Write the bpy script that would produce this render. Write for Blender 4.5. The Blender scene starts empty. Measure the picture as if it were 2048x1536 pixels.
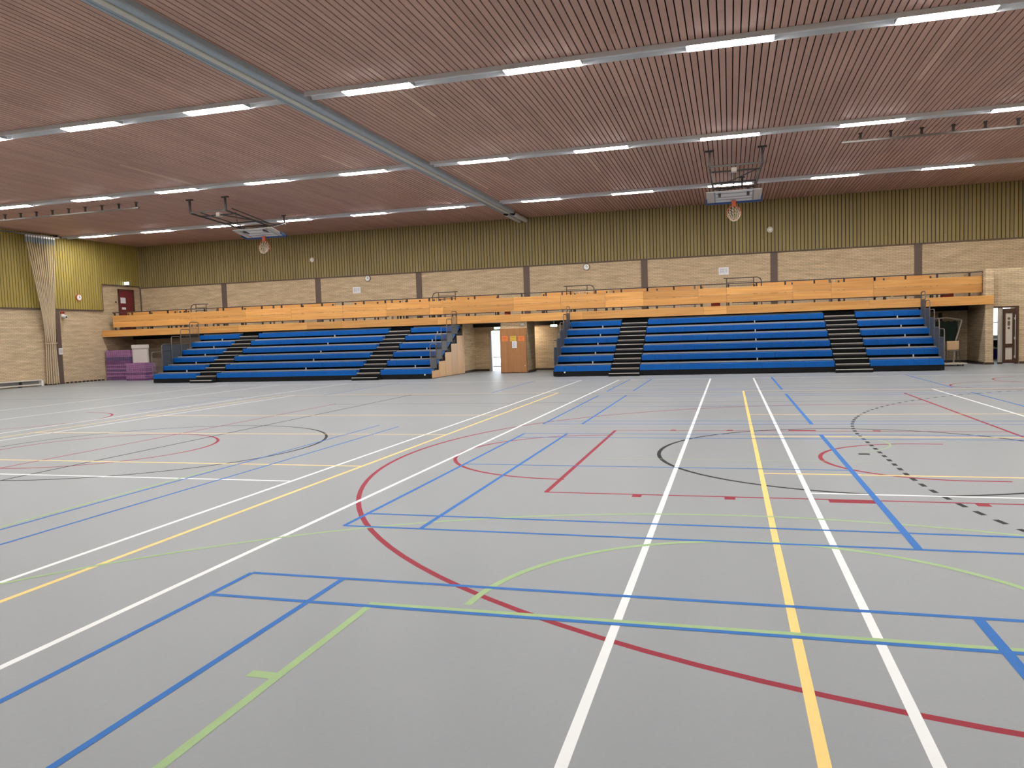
import bpy, bmesh, math, random
from mathutils import Vector, Matrix
C = bpy.context.scene.collection
S = bpy.context.scene
random.seed(7)
PI = math.pi

# ------------------------------------------------------------------ camera, world, exposure
CAM_Z = 1.62
cam_d = bpy.data.cameras.new('camera'); cam_d.sensor_width = 36.0
cam_d.lens = 1530.38 / 2048 * 36.0; cam_d.clip_end = 200; cam_d.clip_start = 0.05
cam = bpy.data.objects.new('camera', cam_d); C.objects.link(cam)
yaw, pit, rol = -0.278744896, -0.063286405, -0.031861267
fw = Vector((math.sin(yaw)*math.cos(pit), math.cos(yaw)*math.cos(pit), math.sin(pit)))
r0 = Vector((math.cos(yaw), -math.sin(yaw), 0)); u0 = r0.cross(fw)
cr, sr = math.cos(rol), math.sin(rol)
rr = cr*r0 + sr*u0; uu = -sr*r0 + cr*u0
cam.matrix_world = Matrix(((rr.x, uu.x, -fw.x, 0), (rr.y, uu.y, -fw.y, 0), (rr.z, uu.z, -fw.z, CAM_Z), (0, 0, 0, 1)))
S.camera = cam
S.view_settings.view_transform = 'Standard'; S.view_settings.look = 'None'
S.view_settings.exposure = 0.0; S.view_settings.gamma = 1.0
S.view_settings.use_curve_mapping = False
w = bpy.data.worlds.new('daylight'); S.world = w; w.use_nodes = True
w.node_tree.nodes['Background'].inputs[0].default_value = (0.86, 0.93, 1.0, 1)
w.node_tree.nodes['Background'].inputs[1].default_value = 4.0
LAMP = 83.0

XL, XR, YF, YB, ZC = -30.6, 12.4, -4.5, 34.5, 7.0
YW = 34.0           # lower back wall under the balcony
YD = 32.1           # wall with the side door
# ------------------------------------------------------------------ materials
def new_mat(name):
    m = bpy.data.materials.new(name); m.use_nodes = True
    n = m.node_tree.nodes; l = m.node_tree.links
    return m, n, l, n['Principled BSDF']
def plain(name, col, rough=0.5, metal=0.0, spec=0.5, var=0.06, scale=8.0):
    m, n, l, b = new_mat(name)
    tc = n.new('ShaderNodeTexCoord'); nz = n.new('ShaderNodeTexNoise'); nz.inputs['Scale'].default_value = scale
    nz.inputs['Detail'].default_value = 3
    l.new(tc.outputs['Object'], nz.inputs['Vector'])
    mx = n.new('ShaderNodeMix'); mx.data_type = 'RGBA'
    mx.inputs[6].default_value = tuple(c*(1-var) for c in col)+(1,)
    mx.inputs[7].default_value = tuple(min(1, c*(1+var)) for c in col)+(1,)
    l.new(nz.outputs['Fac'], mx.inputs[0]); l.new(mx.outputs[2], b.inputs['Base Color'])
    b.inputs['Roughness'].default_value = rough; b.inputs['Metallic'].default_value = metal
    b.inputs['Specular IOR Level'].default_value = spec
    return m
def emit(name, col, st):
    m = bpy.data.materials.new(name); m.use_nodes = True
    n = m.node_tree.nodes; l = m.node_tree.links; n.clear()
    o = n.new('ShaderNodeOutputMaterial'); e = n.new('ShaderNodeEmission')
    e.inputs[0].default_value = col+(1,); e.inputs[1].default_value = st
    l.new(e.outputs[0], o.inputs[0]); return m
def glass(name, tint=(1, 1, 1)):
    m, n, l, b = new_mat(name)
    b.inputs['Base Color'].default_value = tint+(1,); b.inputs['Transmission Weight'].default_value = 1
    b.inputs['Roughness'].default_value = 0.02; b.inputs['IOR'].default_value = 1.02
    return m
def wood(name, c1, c2, rough=0.4, along='X', tint=0.25, gs=1.0):
    m, n, l, b = new_mat(name)
    tc = n.new('ShaderNodeTexCoord'); oi = n.new('ShaderNodeObjectInfo')
    mp = n.new('ShaderNodeMapping'); 
    mp.inputs['Scale'].default_value = {'X': (0.6*gs, 14, 14*gs), 'Z': (14*gs, 14, 0.6*gs), 'Y': (14*gs, 0.6*gs, 14)}[along]
    l.new(tc.outputs['Object'], mp.inputs['Vector'])
    sc = n.new('ShaderNodeVectorMath'); sc.operation = 'SCALE'; l.new(oi.outputs['Random'], sc.inputs['Scale'])
    sc.inputs[0].default_value = (37, 53, 71)
    ad = n.new('ShaderNodeVectorMath'); ad.operation = 'ADD'; l.new(mp.outputs[0], ad.inputs[0]); l.new(sc.outputs[0], ad.inputs[1])
    nz = n.new('ShaderNodeTexNoise'); nz.inputs['Scale'].default_value = 1.0; nz.inputs['Detail'].default_value = 5
    nz.inputs['Distortion'].default_value = 0.6
    l.new(ad.outputs[0], nz.inputs['Vector'])
    mx = n.new('ShaderNodeMix'); mx.data_type = 'RGBA'; mx.inputs[6].default_value = c1+(1,); mx.inputs[7].default_value = c2+(1,)
    rp = n.new('ShaderNodeMapRange'); rp.inputs[1].default_value = 0.3; rp.inputs[2].default_value = 0.7
    l.new(nz.outputs['Fac'], rp.inputs[0]); l.new(rp.outputs[0], mx.inputs[0])
    hs = n.new('ShaderNodeHueSaturation'); l.new(mx.outputs[2], hs.inputs['Color'])
    mr = n.new('ShaderNodeMapRange'); mr.inputs[3].default_value = 1-tint; mr.inputs[4].default_value = 1+tint*0.4
    l.new(oi.outputs['Random'], mr.inputs[0]); l.new(mr.outputs[0], hs.inputs['Value'])
    l.new(hs.outputs[0], b.inputs['Base Color']); b.inputs['Roughness'].default_value = rough
    return m
def brick(name):
    m, n, l, b = new_mat(name)
    tc = n.new('ShaderNodeTexCoord'); sp = n.new('ShaderNodeSeparateXYZ'); l.new(tc.outputs['Object'], sp.inputs[0])
    a = n.new('ShaderNodeMath'); a.operation = 'ADD'; l.new(sp.outputs[0], a.inputs[0]); l.new(sp.outputs[1], a.inputs[1])
    cb = n.new('ShaderNodeCombineXYZ'); l.new(a.outputs[0], cb.inputs[0]); l.new(sp.outputs[2], cb.inputs[1])
    bt = n.new('ShaderNodeTexBrick'); l.new(cb.outputs[0], bt.inputs['Vector'])
    bt.inputs['Scale'].default_value = 1; bt.inputs['Brick Width'].default_value = 0.22; bt.inputs['Row Height'].default_value = 0.066
    bt.inputs['Mortar Size'].default_value = 0.008; bt.inputs['Mortar Smooth'].default_value = 0.3; bt.inputs['Bias'].default_value = -0.1
    bt.inputs['Color1'].default_value = (0.61, 0.465, 0.30, 1); bt.inputs['Color2'].default_value = (0.67, 0.53, 0.355, 1)
    bt.inputs['Mortar'].default_value = (0.40, 0.305, 0.205, 1)
    nz = n.new('ShaderNodeTexNoise'); nz.inputs['Scale'].default_value = 1.2; nz.inputs['Detail'].default_value = 6
    mpn = n.new('ShaderNodeMapping'); mpn.inputs['Scale'].default_value = (1, 6, 1); l.new(cb.outputs[0], mpn.inputs[0]); l.new(mpn.outputs[0], nz.inputs['Vector'])
    mr = n.new('ShaderNodeMapRange'); mr.inputs[1].default_value = 0.3; mr.inputs[2].default_value = 0.7; mr.inputs[3].default_value = 0.82; mr.inputs[4].default_value = 1.14; l.new(nz.outputs['Fac'], mr.inputs[0])
    hs = n.new('ShaderNodeHueSaturation'); l.new(bt.outputs['Color'], hs.inputs['Color']); l.new(mr.outputs[0], hs.inputs['Value'])
    l.new(hs.outputs[0], b.inputs['Base Color']); b.inputs['Roughness'].default_value = 0.9; b.inputs['Specular IOR Level'].default_value = 0.15
    bp = n.new('ShaderNodeBump'); bp.inputs['Strength'].default_value = 0.6; bp.inputs['Distance'].default_value = 0.01; bp.invert = True
    l.new(bt.outputs['Fac'], bp.inputs['Height']); l.new(bp.outputs[0], b.inputs['Normal'])
    return m
def slatmat(name, c1, c2, clight, axis, pitch, run, thr=0.985, rough=0.6):
    """one tint per board length; axis = across boards, run = axis along them"""
    m, n, l, b = new_mat(name)
    tc = n.new('ShaderNodeTexCoord'); sp = n.new('ShaderNodeSeparateXYZ'); l.new(tc.outputs['Object'], sp.inputs[0])
    def mth(op, a, bb=None):
        x = n.new('ShaderNodeMath'); x.operation = op
        for i, v in enumerate((a, bb)):
            if v is None: continue
            if isinstance(v, (int, float)): x.inputs[i].default_value = v
            else: l.new(v, x.inputs[i])
        return x.outputs[0]
    i = mth('FLOOR', mth('DIVIDE', sp.outputs[axis], pitch))
    w1 = n.new('ShaderNodeTexWhiteNoise'); w1.noise_dimensions = '1D'; l.new(i, w1.inputs['W'])
    j = mth('FLOOR', mth('ADD', mth('DIVIDE', sp.outputs[run], 3.6), w1.outputs['Value']))
    cb = n.new('ShaderNodeCombineXYZ'); l.new(i, cb.inputs[0]); l.new(j, cb.inputs[1])
    w2 = n.new('ShaderNodeTexWhiteNoise'); w2.noise_dimensions = '2D'; l.new(cb.outputs[0], w2.inputs['Vector'])
    mx = n.new('ShaderNodeMix'); mx.data_type = 'RGBA'; mx.inputs[6].default_value = c1+(1,); mx.inputs[7].default_value = c2+(1,)
    l.new(w2.outputs['Value'], mx.inputs[0])
    big = n.new('ShaderNodeTexNoise'); big.inputs['Scale'].default_value = 0.35; l.new(tc.outputs['Object'], big.inputs['Vector'])
    g = mth('GREATER_THAN', w2.outputs['Value'], thr)
    m2 = n.new('ShaderNodeMix'); m2.data_type = 'RGBA'; m2.inputs[7].default_value = clight+(1,)
    l.new(g, m2.inputs[0]); l.new(mx.outputs[2], m2.inputs[6])
    hs = n.new('ShaderNodeHueSaturation'); l.new(m2.outputs[2], hs.inputs['Color'])
    mr = n.new('ShaderNodeMapRange'); mr.inputs[3].default_value = 0.85; mr.inputs[4].default_value = 1.15
    l.new(big.outputs['Fac'], mr.inputs[0]); l.new(mr.outputs[0], hs.inputs['Value'])
    l.new(hs.outputs[0], b.inputs['Base Color']); b.inputs['Roughness'].default_value = rough; b.inputs['Specular IOR Level'].default_value = 0.25
    return m
M = {}
def floor_mat():
    m, n, l, b = new_mat('grey_sports_vinyl')
    tc = n.new('ShaderNodeTexCoord')
    n1 = n.new('ShaderNodeTexNoise'); n1.inputs['Scale'].default_value = 0.5; n1.inputs['Detail'].default_value = 4; l.new(tc.outputs['Object'], n1.inputs[0])
    n2 = n.new('ShaderNodeTexNoise'); n2.inputs['Scale'].default_value = 60; n2.inputs['Detail'].default_value = 2; l.new(tc.outputs['Object'], n2.inputs[0])
    a = n.new('ShaderNodeMix'); a.data_type = 'RGBA'; a.inputs[6].default_value = (0.272, 0.295, 0.312, 1); a.inputs[7].default_value = (0.302, 0.328, 0.345, 1)
    l.new(n1.outputs[0], a.inputs[0])
    bb = n.new('ShaderNodeMix'); bb.data_type = 'RGBA'; bb.blend_type = 'MULTIPLY'; bb.inputs[0].default_value = 0.12
    l.new(a.outputs[2], bb.inputs[6]); l.new(n2.outputs['Color'], bb.inputs[7]); l.new(bb.outputs[2], b.inputs['Base Color'])
    r = n.new('ShaderNodeMapRange'); r.inputs[3].default_value = 0.36; r.inputs[4].default_value = 0.5; l.new(n1.outputs[0], r.inputs[0])
    l.new(r.outputs[0], b.inputs['Roughness']); b.inputs['Specular IOR Level'].default_value = 0.4
    return m
M['floor'] = floor_mat()
M['brick'] = brick('yellow_brick')
M['ceil'] = slatmat('ceiling_boards', (0.47, 0.288, 0.235), (0.555, 0.342, 0.275), (0.66, 0.44, 0.34), 0, 0.135, 1, 0.996)
M['dark'] = plain('dark_void', (0.03, 0.024, 0.022), 0.9, spec=0.1)
M['olive_x'] = slatmat('olive_boards', (0.275, 0.212, 0.092), (0.315, 0.245, 0.105), (0.33, 0.26, 0.12), 0, 0.145, 2, 0.97)
M['olive_y'] = slatmat('olive_boards_side', (0.36, 0.275, 0.074), (0.405, 0.31, 0.084), (0.42, 0.33, 0.10), 1, 0.145, 2, 0.97)
M['column'] = plain('brown_steel', (0.125, 0.085, 0.068), 0.6)
M['base'] = plain('baseboard_dark', (0.05, 0.032, 0.024), 0.5)
M['balc'] = wood('varnished_pine', (0.62, 0.28, 0.075), (0.80, 0.42, 0.13), 0.35)
M['balc2'] = wood('bench_pine', (0.66, 0.30, 0.08), (0.80, 0.40, 0.12), 0.35)
M['ply'] = wood('plywood_brown', (0.38, 0.17, 0.06), (0.47, 0.215, 0.08), 0.45, 'Z', 0.05)
M['beech'] = wood('beech_panel', (0.62, 0.35, 0.135), (0.72, 0.42, 0.17), 0.45, 'Z', 0.12)
M['blue'] = plain('blue_seat', (0.001, 0.105, 0.42), 0.5, spec=0.22, var=0.14, scale=3)
M['bluepad'] = plain('blue_padding', (0.02, 0.07, 0.22), 0.5)
M['black'] = plain('black_panel', (0.007, 0.007, 0.009), 0.6, spec=0.2)
M['rubber'] = plain('black_rubber_tread', (0.010, 0.010, 0.011), 0.85, spec=0.15)
M['alu'] = plain('aluminium_edge', (0.62, 0.60, 0.56), 0.35, 0.3)
M['deck'] = plain('grey_deck_edge', (0.36, 0.35, 0.34), 0.5, 0.2)
M['grey'] = plain('grey_powder_steel', (0.066, 0.075, 0.084), 0.5)
M['dgrey'] = plain('charcoal_steel', (0.045, 0.042, 0.042), 0.5)
M['tube'] = plain('worn_steel_tube', (0.20, 0.18, 0.17), 0.35, 0.6)
M['brownrail'] = plain('brown_painted_rail', (0.06, 0.042, 0.038), 0.45)
M['trunk'] = plain('light_grey_trunking', (0.40, 0.40, 0.41), 0.4, 0.2)
M['strip'] = plain('pale_light_trunking', (0.66, 0.67, 0.70), 0.35, 0.1)
M['beamgrey'] = plain('blue_grey_vinyl', (0.33, 0.385, 0.44), 0.5, var=0.1)
M['beambeige'] = plain('beige_metal_cover', (0.55, 0.54, 0.47), 0.5)
M['white'] = plain('white_paint', (0.80, 0.80, 0.79), 0.45)
M['cream'] = plain('cream_plastic', (0.62, 0.57, 0.50), 0.5)
M['paper'] = plain('paper_white', (0.80, 0.80, 0.84), 0.7, var=0.02)
M['ink'] = plain('ink_grey', (0.16, 0.16, 0.22), 0.7)
M['orange'] = plain('paper_orange', (0.88, 0.26, 0.06), 0.7, var=0.03)
M['yellowp'] = plain('paper_yellow', (0.72, 0.50, 0.06), 0.7, var=0.03)
M['rim'] = plain('orange_rim', (0.62, 0.11, 0.04), 0.4)
M['net'] = plain('net_cord', (0.75, 0.68, 0.55), 0.8)
M['rope'] = plain('hemp_rope', (0.58, 0.46, 0.32), 0.9, var=0.15, scale=20)
M['red'] = plain('red_door_paint', (0.19, 0.022, 0.028), 0.5)
M['redbox'] = plain('red_plastic', (0.50, 0.06, 0.03), 0.5)
M['purple'] = plain('purple_foam', (0.19, 0.075, 0.20), 0.85, var=0.25, scale=14)
M['purple2'] = plain('violet_foam', (0.36, 0.17, 0.34), 0.85, var=0.25, scale=14)
M['navyfoam'] = plain('dark_violet_foam', (0.13, 0.085, 0.19), 0.85, var=0.25, scale=14)
M['foam'] = plain('pale_foam', (0.58, 0.53, 0.51), 0.7)
M['darkwood'] = wood('dark_stained_wood', (0.055, 0.026, 0.018), (0.085, 0.04, 0.026), 0.35, 'Z', 0.05)
M['tan'] = plain('tan_board', (0.58, 0.38, 0.21), 0.6)
M['greennet'] = plain('green_black_net', (0.012, 0.026, 0.018), 0.9)
M['navy'] = plain('blue_bin', (0.03, 0.03, 0.33), 0.5)
M['glass'] = glass('clear_glass')
M['diff'] = emit('lit_diffuser', (1.0, 0.985, 0.955), LAMP)
M['exit'] = emit('exit_sign_face', (0.72, 1.0, 0.88), 5.0)
M['small'] = emit('added_recess_glow', (1.0, 0.90, 0.74), 60)  # glow of the unseen light added under the balcony
M['plaster'] = plain('white_plaster', (0.75, 0.75, 0.78), 0.8)
M['lnR'] = plain('line_red', (0.33, 0.038, 0.06), 0.6, spec=0.08, var=0.08)
M['lnW'] = plain('line_white', (0.86, 0.89, 0.89), 0.45, var=0.03)
M['lnY'] = plain('line_yellow', (0.95, 0.67, 0.19), 0.45, var=0.05)
M['lnB'] = plain('line_blue', (0.045, 0.18, 0.52), 0.6, spec=0.08, var=0.08)
M['lnG'] = plain('line_green', (0.37, 0.53, 0.27), 0.6, spec=0.1, var=0.08)
M['lnK'] = plain('line_black', (0.028, 0.030, 0.03), 0.6, spec=0.06, var=0.08)

# ------------------------------------------------------------------ mesh helpers
class MB:
    def __init__(s): s.v = []; s.f = []; s.sm = []
    def box(s, x0, x1, y0, y1, z0, z1):
        b = len(s.v)
        s.v += [(x0,y0,z0),(x1,y0,z0),(x1,y1,z0),(x0,y1,z0),(x0,y0,z1),(x1,y0,z1),(x1,y1,z1),(x0,y1,z1)]
        s.f += [tuple(b+i for i in q) for q in ((0,3,2,1),(4,5,6,7),(0,1,5,4),(1,2,6,5),(2,3,7,6),(3,0,4,7))]
        return s
    def prism(s, pts, axis, a0, a1):
        """polygon pts in the two other axes, extruded along axis from a0 to a1"""
        b = len(s.v); n = len(pts)
        for a in (a0, a1):
            for p, q in pts:
                s.v.append({'X': (a, p, q), 'Y': (p, a, q), 'Z': (p, q, a)}[axis])
        s.f += [tuple(b+i for i in range(n))[::-1], tuple(b+n+i for i in range(n))]
        for i in range(n): s.f.append((b+i, b+(i+1) % n, b+n+(i+1) % n, b+n+i))
        return s
    def tube(s, path, r, n=8, closed=False):
        P = [Vector(p) for p in path]; b = len(s.v); m = len(P)
        up = None
        for i, p in enumerate(P):
            a = P[(i-1) % m] if (closed or i > 0) else P[0]
            c = P[(i+1) % m] if (closed or i < m-1) else P[-1]
            d = (c-a).normalized()
            if up is None: up = Vector((0,0,1)) if abs(d.z) < 0.9 else Vector((1,0,0))
            e = up - d*up.dot(d)
            if e.length < 1e-4: e = Vector((1,0,0)) - d*d.x
            e.normalize(); g = d.cross(e); up = e
            for k in range(n):
                t = 2*PI*k/n; q = p + (e*math.cos(t)+g*math.sin(t))*(r if not isinstance(r, (list, tuple)) else r[i])
                s.v.append(tuple(q))
        for i in range(m if closed else m-1):
            for k in range(n):
                s.f.append((b+i*n+k, b+i*n+(k+1) % n, b+((i+1) % m)*n+(k+1) % n, b+((i+1) % m)*n+k))
        if not closed:
            s.f.append(tuple(b+k for k in range(n))[::-1]); s.f.append(tuple(b+(m-1)*n+k for k in range(n)))
        return s
    def disc(s, c, r, axis, th, n=24):
        pts = [(math.cos(2*PI*k/n)*r, math.sin(2*PI*k/n)*r) for k in range(n)]
        x, y, z = c
        if axis == 'X': return s.prism([(y+p, z+q) for p, q in pts], 'X', x, x+th)
        if axis == 'Y': return s.prism([(x+p, z+q) for p, q in pts], 'Y', y, y+th)
        return s.prism([(x+p, y+q) for p, q in pts], 'Z', z, z+th)
    def quad(s, a, b_, c, d):
        b = len(s.v); s.v += [a, b_, c, d]; s.f.append((b, b+1, b+2, b+3)); return s
def wloc(o):
    v = Vector((0,0,0))
    while o is not None: v += o.location; o = o.parent
    return v
def build(name, mb, mat, parent=None, loc=None, bevel=0, smooth=False):
    off = wloc(parent) if parent else Vector((0,0,0))
    if loc is not None: off = off + Vector(loc)
    me = bpy.data.meshes.new(name); me.from_pydata([tuple(Vector(v)-off) for v in mb.v], [], mb.f)
    bm = bmesh.new(); bm.from_mesh(me); bmesh.ops.recalc_face_normals(bm, faces=bm.faces)
    if bevel:
        ed = [e for e in bm.edges if len(e.link_faces) == 2 and e.calc_face_angle(0) > 0.6]
        bmesh.ops.bevel(bm, geom=ed, offset=bevel, segments=2, profile=0.6, affect='EDGES', clamp_overlap=True)
    bm.to_mesh(me); bm.free()
    if smooth:
        for p in me.polygons: p.use_smooth = True
        me.set_sharp_from_angle(angle=0.7)
    me.materials.append(mat)
    o = bpy.data.objects.new(name, me); C.objects.link(o)
    if parent: o.parent = parent
    if loc is not None: o.location = loc
    return o
def thing(name, label, cat, loc, group=None):
    o = bpy.data.objects.new(name, None); C.objects.link(o); o.location = loc; o.empty_display_size = 0.2
    return tag(o, label, cat, group)
def tag(o, label, cat, group=None):
    o['label'] = label; o['category'] = cat
    if group: o['group'] = group
    return o
def struct(name, mb, mat, parent=None, **k):
    o = build(name, mb, mat, parent, **k); 
    if parent is None: o['kind'] = 'structure'
    return o
def copy_tree(o, parent=None):
    c = o.copy(); C.objects.link(c); c.parent = parent
    for ch in list(o.children): copy_tree(ch, c)
    return c
def dup(o, loc, label=None, group=None):
    c = copy_tree(o); c.location = loc
    if label: c['label'] = label
    if group: c['group'] = group
    return c
ORD = ['first','second','third','fourth','fifth','sixth','seventh','eighth','ninth','tenth','eleventh','twelfth','thirteenth','fourteenth','fifteenth','sixteenth','seventeenth','eighteenth']

# ------------------------------------------------------------------ floor and its painted lines
fl = struct('floor', MB().box(XL-0.2, 14.5, YF-0.2, 44, -0.1, 0.0), M['floor'])
def hbar(mb, y, x0, x1, w, z): mb.quad((x0,y-w/2,z),(x1,y-w/2,z),(x1,y+w/2,z),(x0,y+w/2,z))
def vbar(mb, x, y0, y1, w, z):
    z += 0.0001
    mb.quad((x-w/2,y0,z),(x+w/2,y0,z),(x+w/2,y1,z),(x-w/2,y1,z))
def arc(mb, cx, cy, r, a0, a1, w, z, n=72):
    p = []
    for k in range(n+1):
        t = math.radians(a0+(a1-a0)*k/n); c, s_ = math.cos(t), math.sin(t)
        p.append(((cx+(r-w/2)*c, cy+(r-w/2)*s_, z), (cx+(r+w/2)*c, cy+(r+w/2)*s_, z)))
    for k in range(n): mb.quad(p[k][0], p[k][1], p[k+1][1], p[k+1][0])
def mark(name, mb, mat, label): o = build(name, mb, mat, fl); o['label'] = label; return o
W = 0.05
zR, zK, zW, zY, zG, zB = 0.0002, 0.0004, 0.0006, 0.0008, 0.0010, 0.0012
# white volleyball courts and long white lines
m = MB(); vbar(m, 0.715, -1.0, 25.9, W, zW); vbar(m, 9.72, 7.85, 25.9, W, zW); hbar(m, 7.85, 0.74, 9.72, W, zW); hbar(m, 25.9, 0.69, 12.2, W, zW)
mark('white_court_lines', m, M['lnW'], 'white court outline right of the yellow line')
m = MB(); vbar(m, -4.96, -1.0, 26.1, W, zW); vbar(m, -13.98, -1.0, 26.1, W, zW); hbar(m, 7.82, -30.2, -4.98, W, zW); hbar(m, 26.0, -29.5, -4.93, W, zW)
mark('white_court_lines', m, M['lnW'], 'white court outline on the left half')
m = MB(); vbar(m, -3.63, -1.0, 25.9, W, zW); vbar(m, -0.63, -1.0, 25.9, W, zW); hbar(m, 25.9, -3.65, -0.6, W, zW); vbar(m, 4.72, 2.0, 20.7, W, zW)
vbar(m, -12.85, -1.0, 20.7, W, zW); vbar(m, -16.8, 2.0, 26.0, W, zW); vbar(m, -19.4, 2.0, 26.0, W, zW)
mark('white_long_lines', m, M['lnW'], 'long white lines running towards the stands')
# yellow volleyball courts
for nm, x0, x1 in (('right', 0.315, 9.32), ('left', -13.3, -4.58)):
    m = MB(); vbar(m, x0, -1.0 if nm == 'right' else 2.9, 20.6, W, zY); vbar(m, x1, -1.0 if nm == 'left' else 2.9, 20.6, W, zY)
    a, b = (x0+W/2, x1-W/2)
    for y in (8.87, 11.92, 14.95, 20.65): hbar(m, y, a, b, W if y < 15 else 0.04, zY)
    mark('yellow_court_lines', m, M['lnY'], 'yellow volleyball court lines, %s court' % nm)
# blue badminton courts, stacked in depth
for k, (y0, y1) in enumerate(((-1.5, 4.61), (5.96, 12.13), (13.42, 19.55), (20.95, 27.1))):
    m = MB(); w = 0.042; xa, xb = -3.28, 10.11
    for y in (y0, y0+0.46, y1-0.46, y1):
        if y > 27 or y < -1: continue
        hbar(m, y, xa, xb, w, zB)
    ye = min(y1, 26.2)
    for x, ww in ((xa, w), (-2.56, w), (1.28, 0.058), (5.25, 0.042), (9.39, w), (xb, w)): vbar(m, x, max(y0, -1), ye, ww, zB)
    yc = (y0+y1)/2+0.1
    if k in (1, 2): hbar(m, yc, xa, 1.28, 0.036, zB); hbar(m, yc, 5.25, xb, 0.036, zB)
    mark('blue_court_lines', m, M['lnB'], ['nearest','second','third','farthest'][k]+' blue badminton court lines')
m = MB(); vbar(m, -6.42, 3.0, 13.2, 0.036, zB); vbar(m, -5.93, 3.0, 13.0, 0.036, zB); vbar(m, -14.55, 16.0, 20.5, 0.04, zB)
vbar(m, -11.8, 20.5, 26, 0.04, zB); vbar(m, -6.6, 20.9, 26, 0.04, zB)
mark('blue_side_lines', m, M['lnB'], 'pale blue lines on the left half')
# red basketball lines
m = MB(); arc(m, 2.45, 10.0, 6.82, 90, 270, W, zR); hbar(m, 3.18, 2.45, 3.87, W, zR); hbar(m, 16.82, 2.45, 3.87, W, zR)
mark('three_point_line', m, M['lnR'], 'large red three point arc')
m = MB(); vbar(m, 3.87, 0.6, 19.5, W, zR); vbar(m, -9.82, 7.0, 17.7, W*0.8, zR)
mark('red_baseline', m, M['lnR'], 'red end line and centre line')
m = MB(); vbar(m, -1.84, 7.58, 12.55, 0.05, zR); hbar(m, 7.58, -1.86, 3.87, 0.04, zR); hbar(m, 12.55, -1.86, 3.87, 0.04, zR)
for x0, x1 in ((-0.95, -0.86), (-0.07, 0.03), (2.07, 2.18)):
    m.quad((x0,7.46,zR),(x1,7.46,zR),(x1,7.57,zR),(x0,7.57,zR)); m.quad((x0,12.56,zR),(x1,12.56,zR),(x1,12.66,zR),(x0,12.66,zR))
for ya, yb in ((7.45, 7.57), (12.56, 12.68)): m.quad((0.86,ya,zR),(1.26,ya,zR),(1.26,yb,zR),(0.86,yb,zR))
mark('red_key_lines', m, M['lnR'], 'red key with lane marks')
m = MB(); arc(m, -1.80, 10.13, 1.85, 90, 270, W, zR); mark('free_throw_arc', m, M['lnR'], 'red free throw semicircle')
m = MB(); arc(m, 2.35, 9.95, 1.3, 90, 270, W, zR); hbar(m, 8.65, 2.35, 2.7, W, zR); hbar(m, 11.25, 2.35, 2.7, W, zR)
mark('no_charge_arc', m, M['lnR'], 'small red semicircle under the basket')
m = MB(); arc(m, -9.85, 10.0, 1.8, 0, 360, W, zR); mark('red_circle', m, M['lnR'], 'red circle on the left half')
m = MB(); arc(m, 6.6, 21.5, 1.25, 60, 300, W, zR); arc(m, -15.9, 13.9, 1.9, -90, 90, W, zR); arc(m, 8.2, 23.5, 1.3, 110, 250, W, zR)
mark('red_far_arcs', m, M['lnR'], 'small red arcs near the hall edges')
m = MB(); arc(m, 2.45, -4.45, 6.82, 80, 160, 0.055, zR); mark('three_point_line', m, M['lnR'], 'red arc at the near left edge')
# black lines
m = MB(); arc(m, 1.57, 10.35, 2.5, 0, 360, W, zK); m.quad((1.53,10.27,zK),(1.66,10.27,zK),(1.66,10.38,zK),(1.53,10.38,zK))
mark('black_circle', m, M['lnK'], 'black circle with centre spot')
m = MB(); arc(m, -9.15, 10.25, 2.85, 0, 360, W*0.9, zK); vbar(m, -8.87, 3.0, 20.4, 0.04, zK)
mark('black_circle', m, M['lnK'], 'black circle and line on the left half')
m = MB(); y = 9.1; pts = []
t = 0.0; L1 = 9.0*PI/2
def dashpt(s):
    if s < 0: a = PI + (-s)/9.0; return 10.8+9*math.cos(a), 9.1+9*math.sin(a)
    if s <= 3: return 1.8, 9.1+s
    a = PI-(s-3)/9.0; return 10.8+9*math.cos(a), 12.1+9*math.sin(a)
s0 = -8.0
while s0 < 15:
    p, q = Vector(dashpt(s0)), Vector(dashpt(s0+0.15)); d = (q-p).normalized(); nn = Vector((-d.y, d.x))*W/2
    m.quad((*(p-nn), zK), (*(q-nn), zK), (*(q+nn), zK), (*(p+nn), zK)); s0 += 0.30
mark('dashed_line', m, M['lnK'], 'dashed black free throw line')
m = MB()
hbar(m, 20.2, -29, 11, 0.03, zK); hbar(m, 22.9, -6, 11, 0.02, zK); hbar(m, 17.6, -9.8, 3.85, 0.03, zK)
mark('black_far_lines', m, M['lnK'], 'thin dark lines across the far floor')
# green lines
m = MB(); hbar(m, 4.19, -2.16, 2.75, 0.05, zG); vbar(m, -2.14, -1, 4.17, 0.05, zG); vbar(m, 2.75, -1, 4.2, 0.05, zG)
m.quad((-2.30,3.13,zG),(-2.165,3.13,zG),(-2.165,3.20,zG),(-2.30,3.20,zG)); arc(m, 0.21, 4.22, 1.76, 2, 178, W, zG)
mark('green_key_lines', m, M['lnG'], 'green key and semicircle')
m = MB(); arc(m, 0.10, 0.85, 5.97, 0, 180, 0.04, zG)
mark('green_arc', m, M['lnG'], 'large green arc')
m = MB(); vbar(m, -6.52, 2.0, 8.4, 0.04, zG); arc(m, 1.2, 11.25, 0.85, -60, 60, 0.025, zG); hbar(m, 9.75, -1.6, 1.6, 0.018, zG)
mark('green_side_line', m, M['lnG'], 'green line on the left half')

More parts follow.
